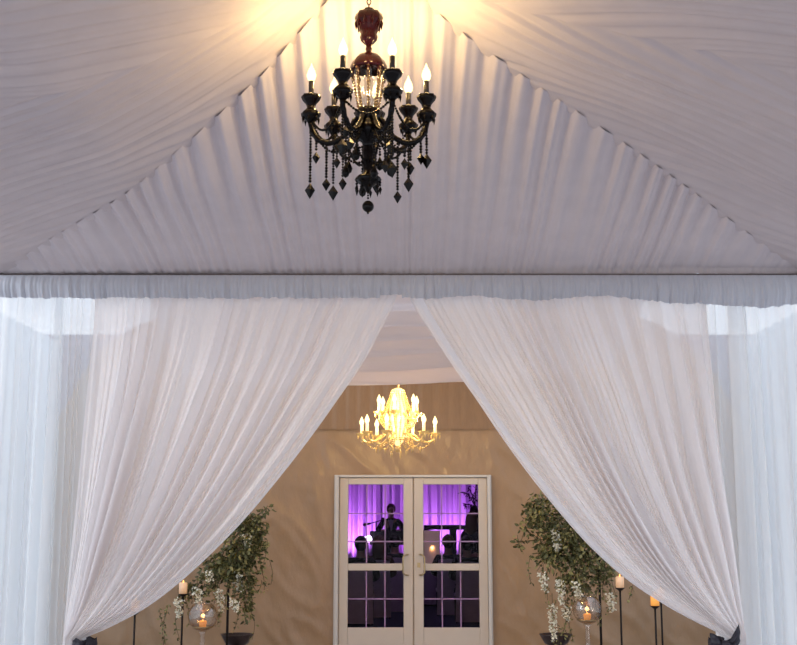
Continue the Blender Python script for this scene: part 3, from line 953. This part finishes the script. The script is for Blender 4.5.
def back(u, v):
    x = lerp(-6, 6, u)
    return (x, DB - .06 * pleat(x / .20 + .6 * nz1(x * 1.3, 2)) - .04 * math.sin(x * 20 + 2 * nz1(x * 3, 4)), lerp(0.02, 3.8, v))
mb.grid(900, 12, back)
tag(mb.build('backdrop_curtain', M['purple_curtain']), 'tall pleated curtain glowing purple at the back, seen through the glass doors', 'curtain')
# stage
mb = MB(); mb.box((-3.5, 25.5, 0), (4, 28.6, .22)); tag(mb.build('stage_riser', M['stage'], smooth=False), 'low black stage platform before the purple curtain', 'stage')

# uplights
def uplight(px_, D, lab, power, col, vis=True):
    x = P(px_, 560, D).x
    t = thing('uplight', (x, D, .221), lab, 'spotlight', 'floor uplights')
    mb = MB(); mb.lathe([(.07, 0), (.09, .02), (.09, .16), (.10, .17), (.085, .17), (.08, .13)], 16); mb.build('housing', M['iron'], t)
    mb = MB(); mb.lathe([(.079, .128), (.079, .136)], 16); mb.build('lens', M['lens'], t)
    l = bpy.data.lights.new('uplight_beam', 'SPOT'); l.energy = power; l.color = col; l.spot_size = 1.9; l.spot_blend = .9; l.shadow_soft_size = .08
    o = bpy.data.objects.new('uplight_beam', l); COL.objects.link(o); o.location = (x, D, .221 + .3)
    o.rotation_euler = (PI - .25, 0, 0)
PUR = (.62, .14, 1.0)
uplight(352, 28.4, 'floor uplight at the base of the purple curtain, behind the left door', 330, (.66, .24, .95))
uplight(448, 28.4, 'floor uplight under the dark table, behind the right door', 300, (.66, .24, .95))
uplight(400, 28.4, 'floor uplight at the base of the curtain, midway between the doors', 60, PUR)
uplight(476, 28.4, 'floor uplight at the base of the curtain furthest right', 75, PUR)
uplight(320, 28.4, 'floor uplight at the base of the curtain furthest left', 75, PUR)
point('ballroom_glow', (0, 20, 3.6), (.6, .3, .9), 26, .3)
point('ballroom_glow', (-1.5, 17, 3.6), (.5, .5, .9), 9, .3)

# people -------------------------------------------------------------
def skin_mesh(name, joints, edges, mat, parent, sub=2, root=0):
    me = bpy.data.meshes.new(name)
    me.from_pydata([j[0] for j in joints], edges, [])
    o = bpy.data.objects.new(name, me)
    COL.objects.link(o)
    m = o.modifiers.new('skin', 'SKIN'); m.use_smooth_shade = True; m.branch_smoothing = .6
    for i, j in enumerate(joints):
        r = j[1]
        me.skin_vertices[0].data[i].radius = r if isinstance(r, tuple) else (r, r)
        me.skin_vertices[0].data[i].use_root = (i == root)
    s = o.modifiers.new('sub', 'SUBSURF'); s.levels = s.render_levels = sub
    dg = bpy.context.evaluated_depsgraph_get()
    dg.update()
    me2 = bpy.data.meshes.new_from_object(o.evaluated_get(dg))
    bpy.data.objects.remove(o)
    me2.materials.clear(); me2.materials.append(mat)
    for p in me2.polygons: p.use_smooth = True
    o2 = bpy.data.objects.new(name, me2); COL.objects.link(o2); o2.parent = parent
    return o2

def person(loc, rz, lab, seated, hair, top, bottom, shirt=False, long_hair=False, arms='down', group=None):
    t = thing('person', loc, lab, 'person', group, rz)
    # local frame: facing -Y
    hip = .56 if seated else .93
    b = hip
    J = {}
    J['pelvis'] = ((0, 0, b), (.165, .12)); J['waist'] = ((0, 0, b + .17), (.125, .095)); J['chest'] = ((0, .01, b + .38), (.155, .11))
    J['neckb'] = ((0, .01, b + .52), .085); J['neck'] = ((0, 0, b + .575), .068); J['jaw'] = ((0, -.015, b + .645), (.098, .108)); J['skull'] = ((0, .0, b + .735), (.118, .130)); J['crown'] = ((0, .01, b + .80), .095)
    nm = list(J); joints = [J[k] for k in nm]
    E = [(i, i + 1) for i in range(len(nm) - 1)]
    nose = len(joints); joints.append(((0, -.115, b + .70), .014)); E.append((nm.index('skull'), nose))
    top_j, top_e = [J['pelvis'], J['waist'], J['chest'], ((0, .01, b + .51), .095)], [(0, 1), (1, 2), (2, 3)]
    leg_j, leg_e = [((0, 0, b + .03), (.16, .12))], []
    for s in (-1, 1):
        if arms == 'out':
            el, wr = (s * .30, -.10, b + .22), (s * .20, -.33, b + .24)
        elif seated:
            el, wr = (s * .26, -.06, b + .20), (s * .16, -.28, b + .14)
        else:
            el, wr = (s * .25, .02, b + .18), (s * .25, -.06, b - .06)
        sh = (s * .18, .01, b + .46)
        i0 = len(joints)
        hd = Vector(wr) + (Vector(wr) - Vector(el)).normalized() * .07
        joints += [(sh, .062), (el, .042), (wr, .028), (tuple(hd), (.036, .022))]
        E += [(nm.index('chest'), i0), (i0, i0 + 1), (i0 + 1, i0 + 2), (i0 + 2, i0 + 3)]
        dirn = (Vector(wr) - Vector(el)).normalized()
        side = Vector((1, 0, 0)); side = (side - dirn * side.dot(dirn)).normalized()
        for k, (off, ln) in enumerate(((-.027, .065), (-.009, .08), (.009, .075), (.027, .06))):
            j = len(joints)
            a = hd + side * off + dirn * .03
            joints += [(tuple(a), .010), (tuple(a + dirn * ln * .6), .009), (tuple(a + dirn * ln * .9 + Vector((0, .015, -.012))), .007)]
            E += [(i0 + 3, j), (j, j + 1), (j + 1, j + 2)]
        j = len(joints)
        a = hd - side * s * .038 - dirn * .01
        joints += [(tuple(a), .012), (tuple(a + dirn * .035 - side * s * .018), .009)]
        E += [(i0 + 3, j), (j, j + 1)]
        k0 = len(top_j)
        top_j += [(sh, .098), (el, .064), (tuple(Vector(wr) - dirn * .01), .043)]
        top_e += [(2, k0), (k0, k0 + 1), (k0 + 1, k0 + 2)]
        if seated:
            kn, an, to = (s * .13, -.42, .50), (s * .13, -.40, .09), (s * .14, -.56, .04)
            hj = (s * .10, 0, b)
        else:
            kn, an, to = (s * .10, -.01, .49), (s * .11, .02, .09), (s * .13, -.13, .035)
            hj = (s * .09, 0, b - .06)
        i0 = len(joints)
        joints += [(hj, .095), (kn, .058), (an, .040), (to, (.04, .028))]
        E += [(0, i0), (i0, i0 + 1), (i0 + 1, i0 + 2), (i0 + 2, i0 + 3)]
        k0 = len(leg_j)
        leg_j += [(hj, .11), (kn, .078), (tuple(Vector(an) + Vector((0, 0, .02))), .062)]
        leg_e += [(0, k0), (k0, k0 + 1), (k0 + 1, k0 + 2)]
        mbs = MB()
        mbs.lathe([(.045, 0), (.05, .02), (.045, .06), (.03, .085)], 12, (an[0], an[1] - .01, 0))
        mbs.add([(an[0] + x_, an[1] - .02 - y_, z_) for x_, y_, z_ in ((-.045, 0, 0), (.045, 0, 0), (.045, .15, 0), (0, .2, 0), (-.045, .15, 0), (-.04, 0, .08), (.04, 0, .08), (.035, .15, .045), (0, .18, .035), (-.035, .15, .045))],
                [(4, 3, 2, 1, 0), (5, 6, 7, 8, 9), (0, 1, 6, 5), (1, 2, 7, 6), (2, 3, 8, 7), (3, 4, 9, 8), (4, 0, 5, 9)])
        mbs.build('shoe', M['suit'], t)
    skin_mesh('body', joints, E, M['skin'], t, 1)
    skin_mesh('jacket', top_j, top_e, top, t, 2)
    skin_mesh('trousers', leg_j, leg_e, bottom, t, 2)
    mb = MB()
    prof = []
    for i in range(13):
        a = -1.15 + (PI / 2 + 1.13) * i / 12
        prof.append((max(.004, .106 * math.cos(a)), .118 * math.sin(a) * (1.0 if a > 0 else 1.15)))
    mb.lathe(prof, 18, (0, .040, b + .74))
    if long_hair:
        mb.lathe([(.06, -.30), (.11, -.24), (.115, -.08), (.10, .03), (.05, .05)], 16, (0, .055, b + .735))
    mb.build('hair', hair, t)
    for s in (-1, 1):
        mb = MB(); mb.ball((s * .032, -.088, b + .735), .013, 8, 6); mb.build('eye', M['shirt'], t)
        mb = MB(); mb.ball((s * .088, .012, b + .715), .022, 8, 6, 0, 1.5); mb.build('ear', M['skin'], t)
    mb = MB(); mb.ball((0, -.092, b + .655), .02, 8, 5, 0, .35); mb.build('mouth', M['hair_brown'], t)
    if shirt:
        mb = MB()
        mb.add([(-.07, -.118, b + .49), (.07, -.118, b + .49), (.035, -.162, b + .33), (.0, -.14, b + .17), (-.035, -.162, b + .33)], [(0, 4, 2, 1), (4, 3, 2)])
        mb.build('shirt_front', M['shirt'], t)
        mb = MB(); mb.add([(-.05, -.13, b + .515), (-.05, -.13, b + .475), (0, -.135, b + .495), (.05, -.13, b + .515), (.05, -.13, b + .475)], [(0, 1, 2), (2, 4, 3)]); mb.build('bow_tie', M['suit'], t)
    return t

def wx(px_, D): return P(px_, 540, D).x
person((wx(391, 27.2), 27.2, .221), 0, 'standing person in a black dinner jacket and white shirt on stage', False, M['hair_brown'], M['suit'], M['suit'], True, arms='out')
person((wx(473, 21.9), 21.9, 0), PI * .8, 'standing person in black with long dark hair, at the right edge of the right door', False, M['hair_brown'], M['suit'], M['suit'], long_hair=True)
def chair(px_, D, lab, rz=0):
    t = thing('banquet_chair', (wx(px_, D), D, 0), lab, 'chair', 'covered banquet chairs', rz)
    mb = MB(); mb.box((-.22, -.22, .40), (.22, .20, .455)); add_bevel(mb.build('seat', M['cover'], t, smooth=False), .02)
    mb = MB()
    mb.grid(12, 10, lambda u, v: (lerp(-.21, .21, u) * (1 - .12 * v), -.215 - .05 * v - .012 * math.sin(u * PI), lerp(.02, .95, v) + .02 * math.sin(u * PI) * v))
    mb.grid(12, 10, lambda u, v: (lerp(-.21, .21, u) * (1 - .12 * v), -.18 - .05 * v, lerp(.42, .95, v) + .02 * math.sin(u * PI) * v))
    mb.build('backrest', M['cover'], t)
    for sx in (-1, 1):
        for sy in (-1, 1):
            mb = MB(); mb.tube([(sx * .19, sy * .17, 0), (sx * .19, sy * .17, .40)], .014, 8); mb.build('leg', M['iron'], t)
    return t
GL = 'seated guests seen through the doors'
for px_, D, hair, top, lg, lab, chl in (
        (361, 18.9, M['hair_dark'], M['suit'], False, 'seated person with round dark hair seen from behind, leftmost behind the left door', 'pale covered chair under the leftmost seated guest'),
        (379, 20.1, M['hair_brown'], M['hair_brown'], True, 'seated person with long reddish brown hair seen from behind', 'pale covered chair under the guest with long reddish brown hair'),
        (395, 21.3, M['hair_dark'], M['suit'], False, 'seated person in a dark suit beside the pull handle of the left door', 'pale covered chair under the dark suited guest by the left handle'),
        (448, 20.6, M['hair_brown'], M['suit'], False, 'seated person with brown hair beside the cream lantern, behind the right door', 'pale covered chair under the brown haired guest by the lantern'),
        (467, 19.2, M['hair_dark'], M['suit'], False, 'seated person in black at the right, in front of the standing guest', 'pale covered chair under the rightmost seated guest')):
    person((wx(px_, D), D, -.03), PI, lab, True, hair, top, M['suit'], long_hair=lg, group=GL)
    chair(px_, D + .0, chl)

# guest table with lantern
def round_table(px_, D, lab):
    t = thing('round_table', (wx(px_, D), D, 0), lab, 'table', 'guest tables')
    mb = MB(); mb.lathe([(.30, 0), (.30, .03), (.05, .06), (.05, .70), (.60, .71), (.60, .735)], 28); mb.build('tabletop', M['stage'], t)
    mb = MB()
    def cl(u, v):
        a = 2 * PI * u
        if v < .3:
            r = .62 * v / .3; z_ = .742
        else:
            k = (v - .3) / .7
            r = .62 + .05 * k + .035 * k * math.sin(11 * a); z_ = .742 - .70 * k
        return (r * math.cos(a), r * math.sin(a), z_)
    mb.grid(110, 20, cl); mb.build('tablecloth', M['cloth'], t)
    return t
round_table(430, 23.2, 'round table under a pale cloth with cream lantern, behind the right door')
round_table(350, 23.2, 'round table under a pale cloth behind the left door')
D = 23.0
x = wx(432, D)
t = thing('candle_lantern', (x, D, .745), 'cream cylinder lantern glowing from its candle on the guest table', 'lantern')
s = D / F
mb = MB(); mb.lathe([(7.5 * s, 0.0), (7.8 * s, .01), (7.8 * s, 34 * s), (7.5 * s, 34 * s), (7.4 * s, .02)], 24); mb.build('shade', M['lampshade'], t)
mb = MB(); mb.lathe([(.04, .02), (.04, .12), (.01, .12)], 12); mb.build('candle', M['wax'], t)
point('lantern_candle', (x, D - .16, .745 + .36), (1, .5, .15), 1.2, .03)
# centrepiece
t = thing('flower_bowl', (wx(442, 22.85), 22.85, .745), 'low bowl of orange flowers beside the cream lantern', 'centrepiece')
mb = MB(); mb.lathe([(.05, 0), (.09, .03), (.11, .07), (.10, .07), (.05, .03)], 16); mb.build('bowl', M['holder_glass'], t)
mb = MB()
for _ in range(26):
    a, r = R.uniform(0, 2 * PI), R.uniform(0, .12)
    mb.ball((r * math.cos(a), r * math.sin(a), .09 + R.uniform(0, .05)), .028, 7, 5)
mb.build('flowers', M['wax_pale'], t)

# dark keyboard table on stage
D = 25.9
xa, xb = wx(424, D), wx(467, D)
zt = P(440, 525, D).z
t = thing('stage_table', ((xa + xb) / 2, D, .221), 'long dark table on stage before the purple curtain, behind the right door', 'table')
mb = MB(); mb.box((xa - (xa + xb) / 2, -.25, zt - .221 - .10), (xb - (xa + xb) / 2, .25, zt - .221)); add_bevel(mb.build('tabletop', M['stage'], t, smooth=False), .01)
for px_, w in ((426, .06), (453, .07), (466, .05)):
    xl = wx(px_, D) - (xa + xb) / 2
    mb = MB(); mb.box((xl - w, -.2, 0), (xl + w, .2, zt - .221 - .10)); mb.build('leg', M['stage'], t, smooth=False)
# microphone and music stand
D = 26.4
x = wx(376, D)
t = thing('microphone_stand', (x, D, .221), 'black microphone on a boom stand left of the standing musician', 'microphone stand')
mb = MB(); mb.lathe([(.15, 0), (.15, .02), (.02, .04)], 16); mb.build('base', M['iron'], t)
hz = P(376, 522, D).z - .221
mb = MB(); mb.tube([(0, 0, .03), (0, 0, hz)], .014, 8); mb.build('pole', M['iron'], t)
mb = MB(); mb.tube([(-.12, 0, hz - .03), (.22, 0, hz + .07)], .011, 8); mb.build('boom', M['iron'], t)
mb = MB(); mb.tube([(-.12, 0, hz - .03), (-.25, 0, hz - .06)], [.02, .03], 8); mb.ball((-.26, 0, hz - .062), .04, 10, 7); mb.build('microphone', M['iron'], t)
D = 26.0
x = wx(387, D)
t = thing('music_stand', (x, D, .221), 'wide black music desk in front of the standing musician', 'music stand')
ht = P(387, 531, D).z - .221
mb = MB(); mb.box((-.38, -.02, ht - .30), (.38, .02, ht)); mb.box((-.38, -.08, ht - .30), (.38, .02, ht - .28)); add_bevel(mb.build('desk', M['stage'], t, smooth=False), .008)
mb = MB(); mb.tube([(0, 0, .02), (0, 0, ht - .28)], .02, 8); mb.lathe([(.2, 0), (.2, .02), (.02, .03)], 16); mb.build('pole', M['iron'], t)
# bright stage lamp
D = 25.8
x = wx(368, D)
zl_ = P(368, 539, D).z
t = thing('stage_lamp', (x, D, .221), 'small bright white stage lamp on a stand, behind the left door', 'lamp')
mb = MB(); mb.tube([(0, 0, .01), (0, 0, zl_ - .221 - .06)], .014, 8); mb.lathe([(.16, 0), (.16, .02), (.02, .03)], 14); mb.build('stand', M['iron'], t)
mb = MB(); mb.lathe([(.04, -.07), (.075, -.05), (.09, .0), (.07, .05), (.03, .075)], 14, (0, 0, zl_ - .221)); mb.build('globe', M['lens'], t)
# vase with curved branches
D = 24.0
b = P(474, 516, D)
t = thing('branch_vase', (b.x, D, 0), 'tall vase of curved bare branches at the top right of the right door', 'vase')
mb = MB(); mb.lathe([(.16, 0), (.16, .02), (.05, .06), (.05, b.z - .5), (.10, b.z - .25), (.13, b.z - .1), (.09, b.z + .1), (.07, b.z + .2), (.05, b.z + .2)], 18); mb.build('vase', M['urn'], t)
o = Vector((b.x, D, 0))
for tip, mid in (((462, 492), (470, 492)), ((465, 505), (470, 503)), ((476, 484), (475, 495)), ((468, 487), (473, 494))):
    mb = MB()
    p0, p1, p2 = P(475, 508, D) - o, P(*mid, D - .1) - o, P(*tip, D - .2) - o
    pts = [p0.lerp(p1, i / 6).lerp(p1.lerp(p2, i / 6), i / 6) for i in range(7)]
    mb.tube(pts, [.014, .013, .012, .011, .01, .008, .006], 6)
    for p in pts[2:]:
        for _ in range(3):
            leaf(mb, p, (R.uniform(-1, 1), R.uniform(-.5, .5), R.uniform(-1, .3)), R.uniform(.06, .12), .025, 0)
    mb.build('branch', M['stage'], t, smooth=False)

# ------------------------------------------------------------------ light
w = bpy.data.worlds.new('sky'); scene.world = w
w.use_nodes = True
nt = w.node_tree; nt.nodes.clear()
out = nt.nodes.new('ShaderNodeOutputWorld')
bg = nt.nodes.new('ShaderNodeBackground')
tc = nt.nodes.new('ShaderNodeTexCoord')
sep = nt.nodes.new('ShaderNodeSeparateXYZ')
nt.links.new(tc.outputs['Generated'], sep.inputs[0])
rp = nt.nodes.new('ShaderNodeValToRGB')
rp.color_ramp.elements[0].position = .0; rp.color_ramp.elements[0].color = (.88, .93, 1, 1)
rp.color_ramp.elements[1].position = .6; rp.color_ramp.elements[1].color = (.74, .83, 1, 1)
nt.links.new(sep.outputs['Z'], rp.inputs[0])
nt.links.new(rp.outputs[0], bg.inputs['Color'])
bg.inputs['Strength'].default_value = 1.5
nt.links.new(bg.outputs[0], out.inputs['Surface'])

def area(name, loc, rot, sx_, sy_, col, power):
    l = bpy.data.lights.new(name, 'AREA'); l.shape = 'RECTANGLE'; l.size = sx_; l.size_y = sy_; l.color = col; l.energy = power
    o = bpy.data.objects.new(name, l); COL.objects.link(o); o.location = loc; o.rotation_euler = rot
    return o

l = bpy.data.lights.new('low_daylight', 'SUN'); l.color = (.84, .92, 1); l.energy = 1.5; l.angle = math.radians(28)
o = bpy.data.objects.new('low_daylight', l); COL.objects.link(o)
o.rotation_euler = Vector((.78, .60, -.20)).to_track_quat('-Z', 'Y').to_euler()
